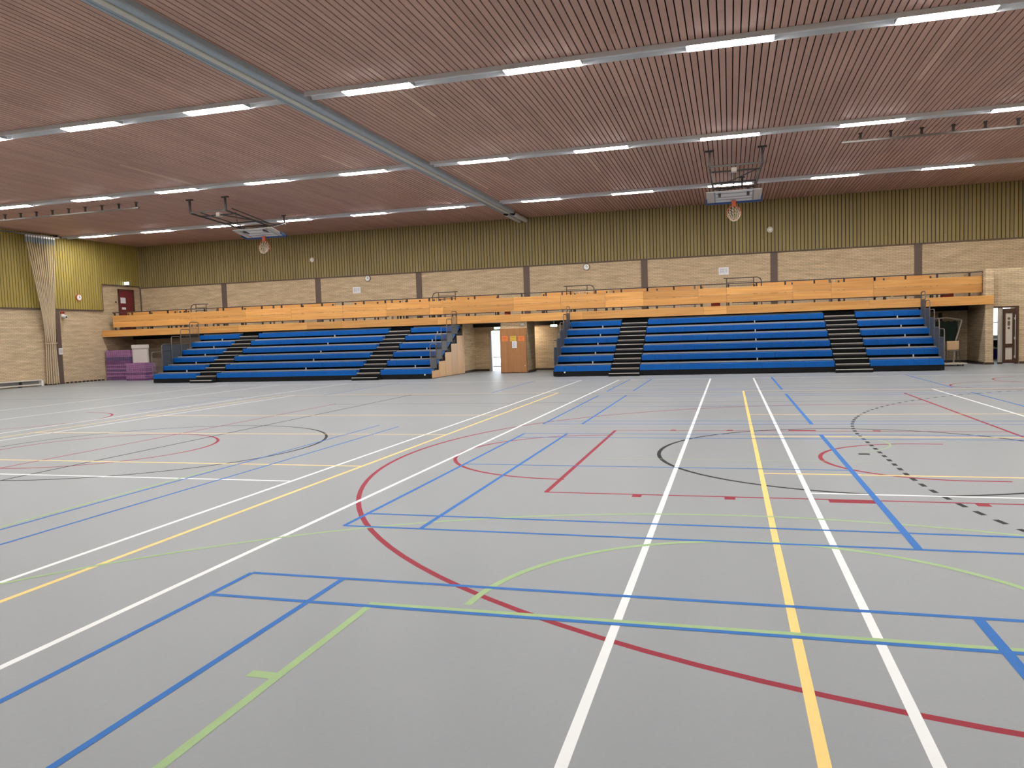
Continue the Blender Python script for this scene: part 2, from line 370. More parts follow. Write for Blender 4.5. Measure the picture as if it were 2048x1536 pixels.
# ------------------------------------------------------------------ shell
def slats_x(x0, x1, y, z0, z1, pitch=0.145, wdt=0.116, th=0.016):   # boards on a wall facing -Y
    mb = MB(); i = math.floor(x0/pitch)
    while i*pitch < x1:
        a = max(i*pitch+0.012, x0); b = min(i*pitch+0.012+wdt, x1)
        if b > a: mb.box(a, b, y-th, y, z0, z1)
        i += 1
    return mb
def slats_y(y0, y1, x, z0, z1, pitch=0.145, wdt=0.116, th=0.016):
    mb = MB(); i = math.floor(y0/pitch)
    while i*pitch < y1:
        a = max(i*pitch+0.012, y0); b = min(i*pitch+0.012+wdt, y1)
        if b > a: mb.box(x, x+th, a, b, z0, z1)
        i += 1
    return mb
# ceiling
ce = struct('ceiling', MB().box(XL-0.2, XR+0.2, YF-0.2, YB+0.3, 7.06, 7.2), M['dark'])
mb = MB(); i = math.floor(XL/0.135)
while i*0.135 < XR:
    mb.box(i*0.135+0.006, i*0.135+0.006+0.111, YF, YB, 7.0, 7.025); i += 1
build('ceiling_boards', mb, M['ceil'], ce)
# back wall
wb = struct('wall_back', MB().box(XL-0.3, XR+0.3, YB, YB+0.25, 2.2, 7.1), M['brick'])
sb = slats_x(XL, XR, YB-0.03, 4.82, 7.0); build('olive_boards', sb, M['olive_x'], wb)
build('board_backing', MB().box(XL, XR, YB-0.03, YB-0.002, 4.80, 7.05), M['dark'], wb)
build('board_edge_strip', MB().box(XL, XR, YB-0.06, YB-0.005, 4.78, 4.815), M['column'], wb)
# lower back wall under the balcony, with the bright doorway
mb = MB()
mb.box(XL, -10.74, YW, YW+0.2, 0, 2.2); mb.box(-10.74, -9.25, YW, YW+0.2, 1.9, 2.2); mb.box(-9.25, 9.25, YW, YW+0.2, 0, 2.2)
wl = struct('wall_back_lower', mb, M['brick'])
mb = MB()
mb.box(XL+0.01, -10.80, YW-0.03, YW, 0.0, 0.09); mb.box(-9.2, 9.0, YW-0.03, YW, 0.0, 0.09)
mb.box(8.97, 9.0, 31.9, YW-0.03, 0, 0.09)
b = struct('baseboard_back', mb, M['base'])
# left wall
mb = MB().box(XL-0.25, XL, YF, YB+0.25, 0, 7.1)
wleft = struct('wall_left', mb, M['brick'])
build('board_backing', MB().box(XL, XL+0.03, YF, 31.85, 3.52, 7.05).box(XL, XL+0.03, 31.85, YB-0.06, 4.86, 7.05), M['dark'], wleft)
sb = slats_y(YF, 31.84, XL+0.03, 3.56, 7.0)
s2 = slats_y(31.86, YB-0.06, XL+0.03, 4.89, 7.0)
b0 = len(sb.v); sb.v += s2.v; sb.f += [tuple(q+b0 for q in f) for f in s2.f]
build('olive_boards', sb, M['olive_y'], wleft)
build('board_edge_strip', MB().box(XL, XL+0.065, YF, 31.86, 3.50, 3.545).box(XL, XL+0.065, 31.86, YB-0.06, 4.835, 4.875).box(XL, XL+0.062, 31.83, 31.87, 3.52, 4.86), M['column'], wleft)
mb = MB(); y = 27.9
while y < 31.7: mb.box(XL, XL+0.03, y, y+0.16, 0, 0.075); y += 0.24
struct('baseboard_left', mb, M['base'])
struct('wall_front', MB().box(XL-0.2, XR+0.2, YF-0.25, YF, 0, 7.1), M['brick'])
mb = MB().box(XR, XR+0.25, YF, YB, 0, 7.1).box(XR, XR+0.25, YB, 40.2, 0, 3.4)
wr = struct('wall_right', mb, M['brick'])
build('olive_boards', MB().box(XR-0.03, XR, YF, YB-0.1, 3.6, 7.0), M['olive_y'], wr)
# door wall on the right, with the brick ledge on top
mb = MB(); mb.box(10.17, XR, YD, YD+0.22, 0, 3.5); mb.box(9.27, 10.17, YD, YD+0.22, 2.12, 3.5)
mb.box(9.27, XR, YD+0.22, YB, 3.38, 3.5)
wd = struct('wall_door_side', mb, M['brick'])
struct('baseboard_right', MB().box(10.2, XR, YD-0.03, YD, 0, 0.08), M['base'])
struct('wall_pier_right', MB().box(9.0, 9.27, 31.8, YB, 0, 3.5), M['brick'])
struct('trim_5', MB().box(8.98, 9.29, 31.77, 31.8, 0, 0.08), M['base'])
# centre piers
pc = struct('wall_pier_centre', MB().box(-9.53, -8.36, 31.8, 33.15, 0, 2.2), M['brick'])
struct('trim_6', MB().box(-8.36, -8.33, 31.8, 33.15, 0, 0.1), M['base'])
struct('wall_pier_left', MB().box(-11.75, -11.47, 32.35, YW, 0, 2.2), M['brick'])
struct('trim_7', MB().box(-11.47, -11.44, 32.35, YW-0.03, 0, 0.1).box(-11.44, -10.8, YW-0.06, YW-0.03, 0, 0.1), M['base'])
# steel columns on the walls
for i, x in enumerate((-25.3, -19.82, -14.37, -9.01, -3.61, 1.84, 7.355)):
    struct('trim_%d' % (10+i), MB().box(x-0.14, x+0.14, YB-0.035, YB, 2.5, 4.78), M['column'])
struct('trim_8', MB().box(XL, XL+0.05, 28.93, 29.2, 0.0, 3.5), M['column'])
struct('trim_9', MB().tube([(XL+0.08, YB-0.05, 2.5), (XL+0.08, YB-0.05, 4.75)], 0.025), M['column'])
# baseboards of recess, corridor and side room behind
mb = MB(); mb.box(-13.2, -13.0, YW+0.2, 38.0, 0, 2.19); mb.box(-7.2, -7.0, YW+0.2, 38.0, 0, 2.19)
struct('wall_corridor', mb, M['plaster'])
mb = MB().box(9.0, XR, 40, 40.2, 0, 0.9); mb.box(9.0, XR, 40, 40.2, 2.2, 3.3); mb.box(9.0, 9.25, YB, 40, 0, 3.3); mb.box(9.0, XR, 34.9, 40.2, 3.3, 3.38)
struct('wall_side_room', mb, M['plaster'])
wn = struct('window_1', MB().box(9.25, XR, 40.02, 40.08, 0.88, 0.93).box(9.25, XR, 40.02, 40.08, 1.5, 1.54).box(9.85, 9.9, 40.02, 40.08, 0.93, 2.2).box(11.2, 11.25, 40.02, 40.08, 0.93, 2.2), M['white'])
build('pane', MB().box(9.25, XR, 40.04, 40.05, 0.93, 2.2), M['glass'], wn)

# ------------------------------------------------------------------ doors
# glazed doorway in the middle, daylight behind
d = struct('door_1', MB().box(-10.74, -10.66, YW-0.02, YW+0.12, 0, 1.9).box(-9.33, -9.25, YW-0.02, YW+0.12, 0, 1.9).box(-10.74, -9.25, YW-0.02, YW+0.12, 1.86, 1.9), M['trunk'])
build('door_rail', MB().box(-10.62, -9.33, YW+0.04, YW+0.08, 0.62, 0.66).box(-10.62, -9.33, YW+0.04, YW+0.08, 0.18, 0.22), M['trunk'], d)
build('pane', MB().box(-10.66, -9.33, YW+0.055, YW+0.065, 0.02, 1.86), M['glass'], d)
# side door, brown frame, ajar leaf
d = struct('door_2', MB().box(9.27, 10.17, YD-0.02, YD+0.16, 2.06, 2.12).box(10.09, 10.17, YD-0.03, YD+0.16, 0, 2.12).box(9.27, 9.29, YD-0.02, YD+0.16, 0, 2.06), M['darkwood'])
lf = bpy.data.objects.new('door_leaf', None); C.objects.link(lf); lf.parent = d; lf.location = (10.07, YD-0.03, 0)
def leafpart(name, mb, mat, bevel=0):
    me = bpy.data.meshes.new(name); me.from_pydata(mb.v, [], mb.f); me.materials.append(mat)
    o = bpy.data.objects.new(name, me); C.objects.link(o); return o
fr = MB(); 
fr.box(-0.46, -0.38, 0, 0.045, 0.03, 2.03); fr.box(-0.13, 0, 0, 0.045, 0.03, 2.03)
for a, b_ in ((0.03, 0.16), (0.60, 0.74), (1.86, 2.03)): fr.box(-0.38, -0.13, 0, 0.045, a, b_)
C.objects.unlink(lf); bpy.data.objects.remove(lf)
lf = leafpart('door_leaf', fr, M['darkwood']); lf.parent = d; lf.location = (10.08, YD-0.04, 0); lf.rotation_euler = (0, 0, math.radians(14))
o = leafpart('pane', MB().box(-0.38, -0.13, 0.018, 0.026, 0.16, 0.60).box(-0.38, -0.13, 0.018, 0.026, 0.74, 1.86), M['cream']); o.parent = lf
o = leafpart('door_bar', MB().tube([(-0.06, -0.05, 0.2), (-0.06, -0.05, 1.8)], 0.012).box(-0.075, -0.045, -0.05, 0, 1.62, 1.7).box(-0.075, -0.045, -0.05, 0, 0.9, 0.98).box(-0.075, -0.045, -0.05, 0, 0.22, 0.3), M['alu']); o.parent = lf
o = leafpart('sticker', MB().disc((-0.255, 0.012, 1.66), 0.05, 'Y', 0.004).box(-0.30, -0.21, 0.012, 0.016, 1.40, 1.57).disc((-0.255, 0.012, 1.31), 0.045, 'Y', 0.004), M['column']); o.parent = lf
# second leaf opened into the room, seen edge on as a pale panel
o = build('open_leaf', MB().box(9.51, 9.665, YD+0.02, YD+0.07, 0.06, 2.06), M['cream'], d); o['label'] = 'pale fixed panel beside the brown leaf'
o = build('panel_foot', MB().box(9.51, 9.665, YD, YD+0.08, 0.0, 0.06), M['base'], d)
# red door up on the balcony
d = struct('door_3', MB().box(XL, XL+0.04, 32.97, 33.9, 2.5, 4.62), M['red'])
build('door_frame', MB().box(XL, XL+0.06, 32.92, 32.97, 2.5, 4.66).box(XL, XL+0.06, 33.9, 34.0, 2.5, 4.66).box(XL, XL+0.06, 32.92, 34.0, 4.62, 4.68), M['darkwood'], d)
build('notice', MB().box(XL+0.04, XL+0.045, 33.05, 33.4, 3.95, 4.25).box(XL+0.04, XL+0.045, 33.12, 33.38, 3.62, 3.74), M['paper'], d)

# ------------------------------------------------------------------ balcony
bal = thing('balcony_fascia', 'long low band of orange boards along the foot of the balcony above the blue stands', 'fascia', (-10.6, 31.9, 2.2))
struct('trim_3', MB().box(XL+0.01, 9.0, 31.86, YB-0.01, 2.205, 2.48), M['column'])
struct('trim_4', MB().box(XL+0.01, -11.76, 33.8, YW-0.002, 2.04, 2.2).box(-11.46, 8.98, 33.8, YW-0.002, 2.04, 2.2), M['dark'])
xs = [XL+0.02, -26.4, -22.6, -18.9, -17.1, -12.4, -8.6, -5.9, -1.0, -0.1, 5.1, 9.26]
for a, b_ in zip(xs[:-1], xs[1:]):
    y0 = 31.72
    build('fascia_board', MB().box(a, b_-0.006, y0, 31.79, 2.20, 2.525), M['balc'], bal)
rl = thing('balcony_railing', 'brown railing with wide orange boards along the balcony edge', 'railing', (-10.8, 32.1, 2.48))
build('top_rail', MB().box(-30.2, 8.98, 32.05, 32.12, 3.395, 3.435), M['brownrail'], rl)
mb = MB()
for a, b_ in ((-29.3, -26.0), (-24.2, -19.3), (-18.4, -14.9), (-14.0, -9.9), (-8.0, -1.05), (0.1, 5.9), (6.0, 7.9)): mb.box(a, b_, 32.07, 32.11, 2.63, 2.662)
build('lower_rail', mb, M['brownrail'], rl)
px_ = [-30.13+1.075*k for k in range(37)]
for x in px_:
    build('post', MB().box(x-0.03, x+0.03, 32.115, 32.165, 2.48, 3.40), M['brownrail'], rl)
for x in (-24.0, -20.9, -14.75, -12.2, -6.85, -3.25, -1.35, 3.75, 5.35):
    build('post', MB().box(x-0.035, x+0.035, 32.115, 32.165, 2.48, 3.40), M['tube'], rl)
mb = MB().tube([(-30.2, 32.09, 3.40), (-30.05, 32.09, 3.27)], 0.016, 6)
build('end_brace', mb, M['brownrail'], rl)
cuts = [-30.2, -25.5, -22.4, -19.9, -17.2, -15.0, -12.9, -12.25, -9.0, -6.9, -5.0, -3.4, -1.2, -0.1, 2.4, 3.8, 5.3, 8.97]
for z0, z1 in ((2.665, 2.962), (2.974, 3.262)):
    for a, b_ in zip(cuts[:-1], cuts[1:]):
        build('board', MB().box(a+0.003, b_-0.003, 32.06, 32.11, z0, z1), M['balc'], rl)
# bench backs behind the railing
segs = [(-30.3, -27.2), (-27.1, -26.4), (-24.9, -18.2), (-17.2, -14.7), (-14.6, -13.0), (-12.9, -9.95), (-8.0, -5.0), (-4.9, -1.0), (0.9, 4.0), (4.1, 7.6)]
wh = ['leftmost', 'second from left', 'third from left', 'fourth from left', 'fifth from left', 'sixth from left', 'sixth from right', 'fifth from right', 'second from right', 'rightmost']
for (a, b_), lb in zip(segs, ['at its left end', 'narrow one right of the left end', 'left of the left paper notice', 'below the left paper notice', 'a narrow one left of the second handrail', 'left of the centre gap', 'right of the centre gap', 'left of the right paper notice', 'right of the right tubular handrail', 'near its right end']):
    t = thing('balcony_bench', 'orange bench back above the balcony boards, '+lb, 'bench', ((a+b_)/2, 33.2, 2.48), 'wooden benches on the balcony')
    build('backrest', MB().box(a, b_, 33.18, 33.22, 3.325, 3.445), M['balc2'], t)
    build('seat', MB().box(a, b_, 32.75, 33.12, 2.9, 2.94), M['balc2'], t)
    n = max(2, int((b_-a)/1.4))
    for k in range(n+1):
        x = a+0.1+(b_-a-0.2)*k/n
        build('leg', MB().box(x-0.025, x+0.025, 32.8, 32.86, 2.48, 2.9).box(x-0.025, x+0.025, 33.12, 33.18, 2.48, 3.40).box(x-0.02, x+0.02, 32.8, 33.18, 2.86, 2.9), M['dgrey'], t)
# tubular handrails standing on the balcony
for x0, x1, fl_, lb in ((-25.9, -25.0, 1, 'leftmost tubular steel handrail standing on the balcony'), (-12.95, -11.85, 1, 'tubular steel handrail on the balcony left of the doorway'),
                        (-6.75, -5.55, -1, 'tubular steel handrail on the balcony beside the white bundle'), (-0.1, 1.25, -1, 'rightmost tubular steel handrail standing on the balcony')):
    t = thing('stair_handrail', lb, 'handrail', ((x0+x1)/2, 32.6, 2.48), 'tubular stair handrails on the balcony')
    y = 32.6; top = 3.66
    if fl_ == 1: path = [(x0, y, 2.5), (x0, y, top-0.16), (x0+0.05, y, top-0.05), (x0+0.16, y, top), (x1+0.12, y, top)]; px2 = (x0+0.3, x1)
    else: path = [(x1, y, 2.5), (x1, y, top-0.16), (x1-0.05, y, top-0.05), (x1-0.16, y, top), (x0-0.12, y, top)]; px2 = (x0, x1-0.3)
    build('frame', MB().tube(path, 0.02), M['brownrail'], t, smooth=True)
    for xx in px2: build('post', MB().tube([(xx, y, 2.5), (xx, y, top)], 0.018), M['brownrail'], t, smooth=True)
    for z in (3.5, 3.36, 3.2): build('crossbar', MB().tube([(px2[0], y, z), (px2[1], y, z)], 0.01, 6), M['brownrail'], t)
# odds and ends on the balcony
for x0, x1, lb in ((-9.48, -9.3, 'small red crate on the balcony above the plywood panel'), (-0.72, -0.36, 'red crate on the balcony below the right paper notice'), (7.72, 8.1, 'red crate near the right end of the balcony')):
    t = thing('crate', lb, 'crate', ((x0+x1)/2, 32.5, 2.48), 'red crates on the balcony')
    build('box', MB().box(x0, x1, 32.3, 32.65, 2.48, 2.70), M['redbox'], t, bevel=0.015)
    build('rim', MB().box(x0-0.015, x1+0.015, 32.285, 32.665, 2.68, 2.72), M['redbox'], t, bevel=0.008)
random.seed(3)
mb = MB()
for k in range(9):
    x = -6.35+0.085*k; p = [(x+random.uniform(-.06, .06), 32.52+random.uniform(-.04, .04), 3.33+0.02*j+random.uniform(-.02, .02) + 0.05*math.sin(k+j)) for j in range(6)]
    mb.tube(p, 0.014, 6)
tag(build('net_bundle', mb, M['net'], loc=(-6.0, 32.5, 3.3), smooth=True), 'crumpled white net bundle hanging on a balcony handrail', 'net')
mb = MB().tube([(-25.6+0.1*k, 32.6, 3.408+0.004*math.sin(k*1.7)) for k in range(7)], 0.035, 8)
tag(build('rolled_cloth', mb, M['cream'], loc=(-25.3, 32.6, 3.4), smooth=True), 'pale rolled cloth on the leftmost balcony handrail', 'cloth')

# ------------------------------------------------------------------ retractable grandstands
Y0, DY, DZ = 28.4, 0.65, 0.34
def deckz(i): return 0.455+DZ*i
def grandstand(x0, x1, aisles, label, left_types, right_types, side_panels):
    g = thing('retractable_grandstand', label, 'grandstand', ((x0+x1)/2, Y0, 0), 'retractable blue grandstands')
    build('front_skirt', MB().box(x0, x1, Y0+0.02, Y0+0.06, 0.02, 0.24), M['black'], g)
    build('badge', MB().disc(((x1-0.3) if side_panels else (x0+0.42), Y0+0.01, 0.165), 0.035, 'Y', 0.01), M['white'], g)
    edges = [x0]+[v for a in aisles for v in a]+[x1]
    secs = [(edges[2*k], edges[2*k+1]) for k in range(len(edges)//2)]
    for i in range(6):
        y = Y0+DY*i; z = deckz(i); yb = min(y+DY+0.3, 32.3)
        dk = build('deck', MB().box(x0+0.02, x1-0.02, y+0.34, yb, z-0.06, z-0.005), M['black'], g)
        for a, b_ in secs: build('deck_nosing', MB().box(a+0.02, b_-0.02, y+0.315, y+0.345, z-0.05, z+0.005), M['deck'], dk)
        build('riser', MB().box(x0+0.03, x1-0.03, y+0.36, y+0.38, max(0.02, z-DZ), z-0.06), M['black'], g)
        for k, (a, b_) in enumerate(secs):
            mb = MB(); n = max(1, round((b_-a-0.03)/0.475)); wv = (b_-a-0.03)/n
            for q in range(n):
                xa = a+0.015+q*wv; zt = z-0.055; zb = z-0.26
                mb.prism([(y+0.0, zb), (y+0.04, zb-0.0), (y+0.30, zt-0.06), (y+0.31, zt-0.01), (y+0.04, zt), (y+0.012, zt-0.006), (y, zt-0.02)], 'X', xa+0.0025, xa+wv-0.0025)
            build('seat_bench', mb, M['blue'], g)
            xm = a+(b_-a)*(0.66 if k == 0 else 0.62)
            if i < 5: build('foot_bracket', MB().box(xm-0.02, xm+0.02, y+0.36, y+0.40, z, z+0.09), M['alu'], g)
    for a, b_ in aisles:
        for k in range(12):
            z = 0.12+0.17*k; y = 28.02 if k == 0 else 28.07+0.325*k
            st = build('step', MB().box(a+(-0.03 if k == 0 else 0.01), b_+(0.03 if k == 0 else -0.01), y, y+0.36, (0.0 if k == 0 else z-0.18), z-0.012), M['rubber'], g)
            build('step_nosing', MB().box(a+(-0.03 if k == 0 else 0.01), b_+(0.03 if k == 0 else -0.01), y-0.008, y+0.022, z-0.026, z+0.002), M['alu'], st)
            if k % 2 == 1: build('step_plate', MB().box(a+0.01, b_-0.01, y-0.004, y+0.0, z-0.075, z-0.03), M['dgrey'], st)
    for xe, types in ((x0, left_types), (x1, right_types)):
        for i, ty in enumerate(types):
            ya, yb = Y0+DY*i-0.03, Y0+DY*i+0.60; zb, zt = deckz(i)-0.06, 1.385+DZ*i; sx = 0.02 if xe == x0 else -0.02
            X = xe+sx
            rr_ = 0.10
            path = [(X, ya, zb), (X, ya, zt-rr_), (X, ya+rr_*0.3, zt-rr_*0.3), (X, ya+rr_, zt), (X, yb-rr_, zt), (X, yb-rr_*0.3, zt-rr_*0.3), (X, yb, zt-rr_), (X, yb, zb)]
            er = build('end_railing', MB().tube(path, 0.018, 8), M['tube'], g, smooth=True)
            zc = zt-0.28
            build('railing_crossbar', MB().tube([(X, ya, zc), (X, yb, zc)], 0.012, 6), M['tube'], er)
            if ty == 'panel':
                build('infill_panel', MB().box(X-0.008, X+0.008, ya+0.02, yb-0.02, zb+0.02, zc), M['grey'], er)
            elif ty == 'full':
                build('infill_panel', MB().prism([(ya+0.02, zb-0.25), (ya+0.02, zt-0.09), (ya+0.09, zt-0.02), (ya+1.86, zt-0.02), (ya+1.86, zb-0.25)], 'X', X-0.034, X-0.020), M['grey'], er)
            elif ty != 'loop':
                mb = MB()
                for q in range(6):
                    yy = ya+0.09+q*(yb-ya-0.18)/5; mb.tube([(X, yy, zb+0.02), (X, yy, zc)], 0.008, 6)
                build('baluster_set', mb, M['tube'], er)
                if ty == 'barpanel': build('infill_panel', MB().box(X-0.006, X+0.006, ya+0.03, yb-0.03, zb+0.02, zb+0.40), M['grey'], er)
    if side_panels:
        for k in range(5):
            build('side_panel', MB().box(x1, x1+0.02, Y0+0.02+k*0.755, Y0+0.01+(k+1)*0.755, 0.02, deckz(k)-0.14+0.004*k), M['beech'], g)
        build('side_panel', MB().box(x1, x1+0.02, Y0+0.02+5*0.755, Y0+0.17+5*0.755, 0.02, 2.0), M['beech'], g)
    # dark frame under the tiers closes the ends
    for xe in (x0-0.03, x1-0.03):
        build('end_frame', MB().prism([(Y0+0.05, 0.02), (Y0+0.05, 0.20), (Y0+0.45, 0.38), (Y0+3.7, 2.02), (Y0+3.7, 0.02)], 'X', xe, xe+0.012), M['black'], g)
    return g
grandstand(-24.76, -11.44, [(-22.50, -21.46), (-14.74, -13.68)], 'retractable stand of blue benches left of the doorway, with stepped wood end panels',
           ['bars', 'full', 'loop', 'bars', 'bars'], ['barpanel']*5, True)
grandstand(-6.46, 6.86, [(-4.28, -3.22), (3.48, 4.58)], 'retractable stand of blue benches right of the doorway',
           ['panel']*5, ['panel']*5, False)

# ------------------------------------------------------------------ ceiling lights and their trunking
def make_light():
    t = thing('strip_light', 'x', 'light', (0, 0, 6.99), None)
    build('diffuser', MB().box(-0.77, 0.77, -0.145, 0.145, 6.889, 6.975), M['diff'], t, loc=None)
    build('end_cap', MB().box(-0.79, -0.77, -0.15, 0.15, 6.90, 6.976), M['trunk'], t)
    build('end_cap', MB().box(0.77, 0.79, -0.15, 0.15, 6.90, 6.976), M['trunk'], t)
    return t
# mesh is built around the origin, so shift the parent there first
proto = None
LX = [-30.2+0.85, -25.75, -22.1, -18.45, -14.85, -11.3, -7.23, -3.58, 0.07, 3.74, 7.39, 11.0]
LX = [x*0.9796 for x in LX]
rows = [(0.6, 'overhead'), (7.9, 'just above the camera'), (15.17, 'nearest visible'), (22.38, 'middle'), (29.75, 'farthest')]
vis = {2: (3, 9), 3: (1, 10), 4: (0, 10)}
for ri, (y, nm) in enumerate(rows):
    for li, x in enumerate(LX):
        if ri == 0 and li % 2: continue  # unseen overhead row: every other lamp left out to set near floor brightness
        if proto is None:
            proto = make_light(); o = proto; o.location = (x, y, 6.99)
        else: o = dup(proto, (x, y, 6.99))
        o['group'] = 'strip lights in the ceiling'
        if ri in vis:
            a = vis[ri][0]; b_ = vis[ri][1]
            if a <= li <= b_:
                k = li-a
                o['label'] = 'lit white strip light, %s from the left in the %s ceiling row' % (ORD[k], nm)
            else: o['label'] = 'lit white strip light beyond the %s end of the %s ceiling row' % ('left' if li < a else 'right', nm)
        else: o['label'] = 'lit white strip light in the ceiling row %s' % nm
for ri, (y, nm) in enumerate(rows):
    for sd, a, b_ in (('left', XL+0.06, -9.42), ('right', -8.74, XR-0.1)):
        mb = MB(); mb.box(a, b_, y-0.16, y+0.16, 6.978, 6.999)
        mb.prism([(y-0.165, 6.998), (y-0.165, 6.905), (y-0.158, 6.896), (y-0.152, 6.978)], 'X', a, b_)
        mb.prism([(y+0.165, 6.998), (y+0.165, 6.905), (y+0.158, 6.896), (y+0.152, 6.978)], 'X', a, b_)
        tag(build('light_trunking', mb, M['strip'], loc=((a+b_)/2, y, 6.99)), 'grey metal trunking %s of the curtain beam, %s light row' % (sd, nm), 'light trunking', 'light trunking on the ceiling')
# unseen light added under the balcony to brighten the recess wall behind the pier
t = thing('added_recess_light', 'unseen light added under the balcony behind the brick pier', 'light', (-8.9, 33.5, 2.19))
build('housing', MB().box(-9.25, -8.6, 33.25, 33.5, 2.16, 2.199), M['white'], t)
build('added_glow_panel', MB().box(-9.22, -8.63, 33.27, 33.48, 2.13, 2.16), M['small'], t)

# ------------------------------------------------------------------ dividing curtain beam
t = thing('curtain_beam', 'long grey rolled dividing curtain under the ceiling, running to the far wall', 'curtain', (-9.1, 14, 6.9))
def roll(x, y0, y1, r, z):
    mb = MB(); mb.tube([(x, y0, z), (x, y1, z)], r, 20); return mb
def band(x0, x1, zb, c):
    return MB().prism([(x0, 6.995), (x0, zb+c), (x0+c*0.35, zb+c*0.3), (x0+c, zb), (x1-c, zb), (x1-c*0.35, zb+c*0.3), (x1, zb+c), (x1, 6.995)], 'Y', YF+0.1, 32.1)
for x0, x1 in ((-9.37, -9.275), (-9.268, -9.185), (-9.02, -8.84)):
    build('curtain_roll', band(x0, x1, 6.86, 0.035), M['beamgrey'], t)
build('centre_cover', band(-9.175, -9.03, 6.85, 0.015), M['beambeige'], t)
build('cover_backing', MB().box(-9.35, -8.86, YF+0.1, 32.08, 6.90, 6.996), M['dgrey'], t)
for x in (-9.26, -8.95):
    build('roll_collar', roll(x, 32.1, 32.35, 0.085, 6.89), M['black'], t, smooth=True)
    build('drive_tube', roll(x, 32.35, YB-0.08, 0.10, 6.88), M['strip'], t, smooth=True)

# ------------------------------------------------------------------ gymnastic ring rails under the ceiling
for x0, x1, lb in ((-30.2, -21.0, 'thin grey rail with black hangers under the ceiling, upper left'), (3.12, 11.8, 'thin grey rail with hangers under the ceiling, upper right')):
    t = thing('ring_rail', lb, 'rail', ((x0+x1)/2, 23.9, 6.8), 'ring rails under the ceiling')
    build('rail', MB().box(x0, x1, 23.86, 23.94, 6.76, 6.81), M['tube'], t)
    x = x0+0.5
    while x < x1-0.1:
        build('hanger', MB().box(x-0.03, x+0.03, 23.88, 23.92, 6.81, 7.0).box(x-0.045, x+0.045, 23.85, 23.95, 6.975, 6.998), M['dgrey'], t); x += 0.78

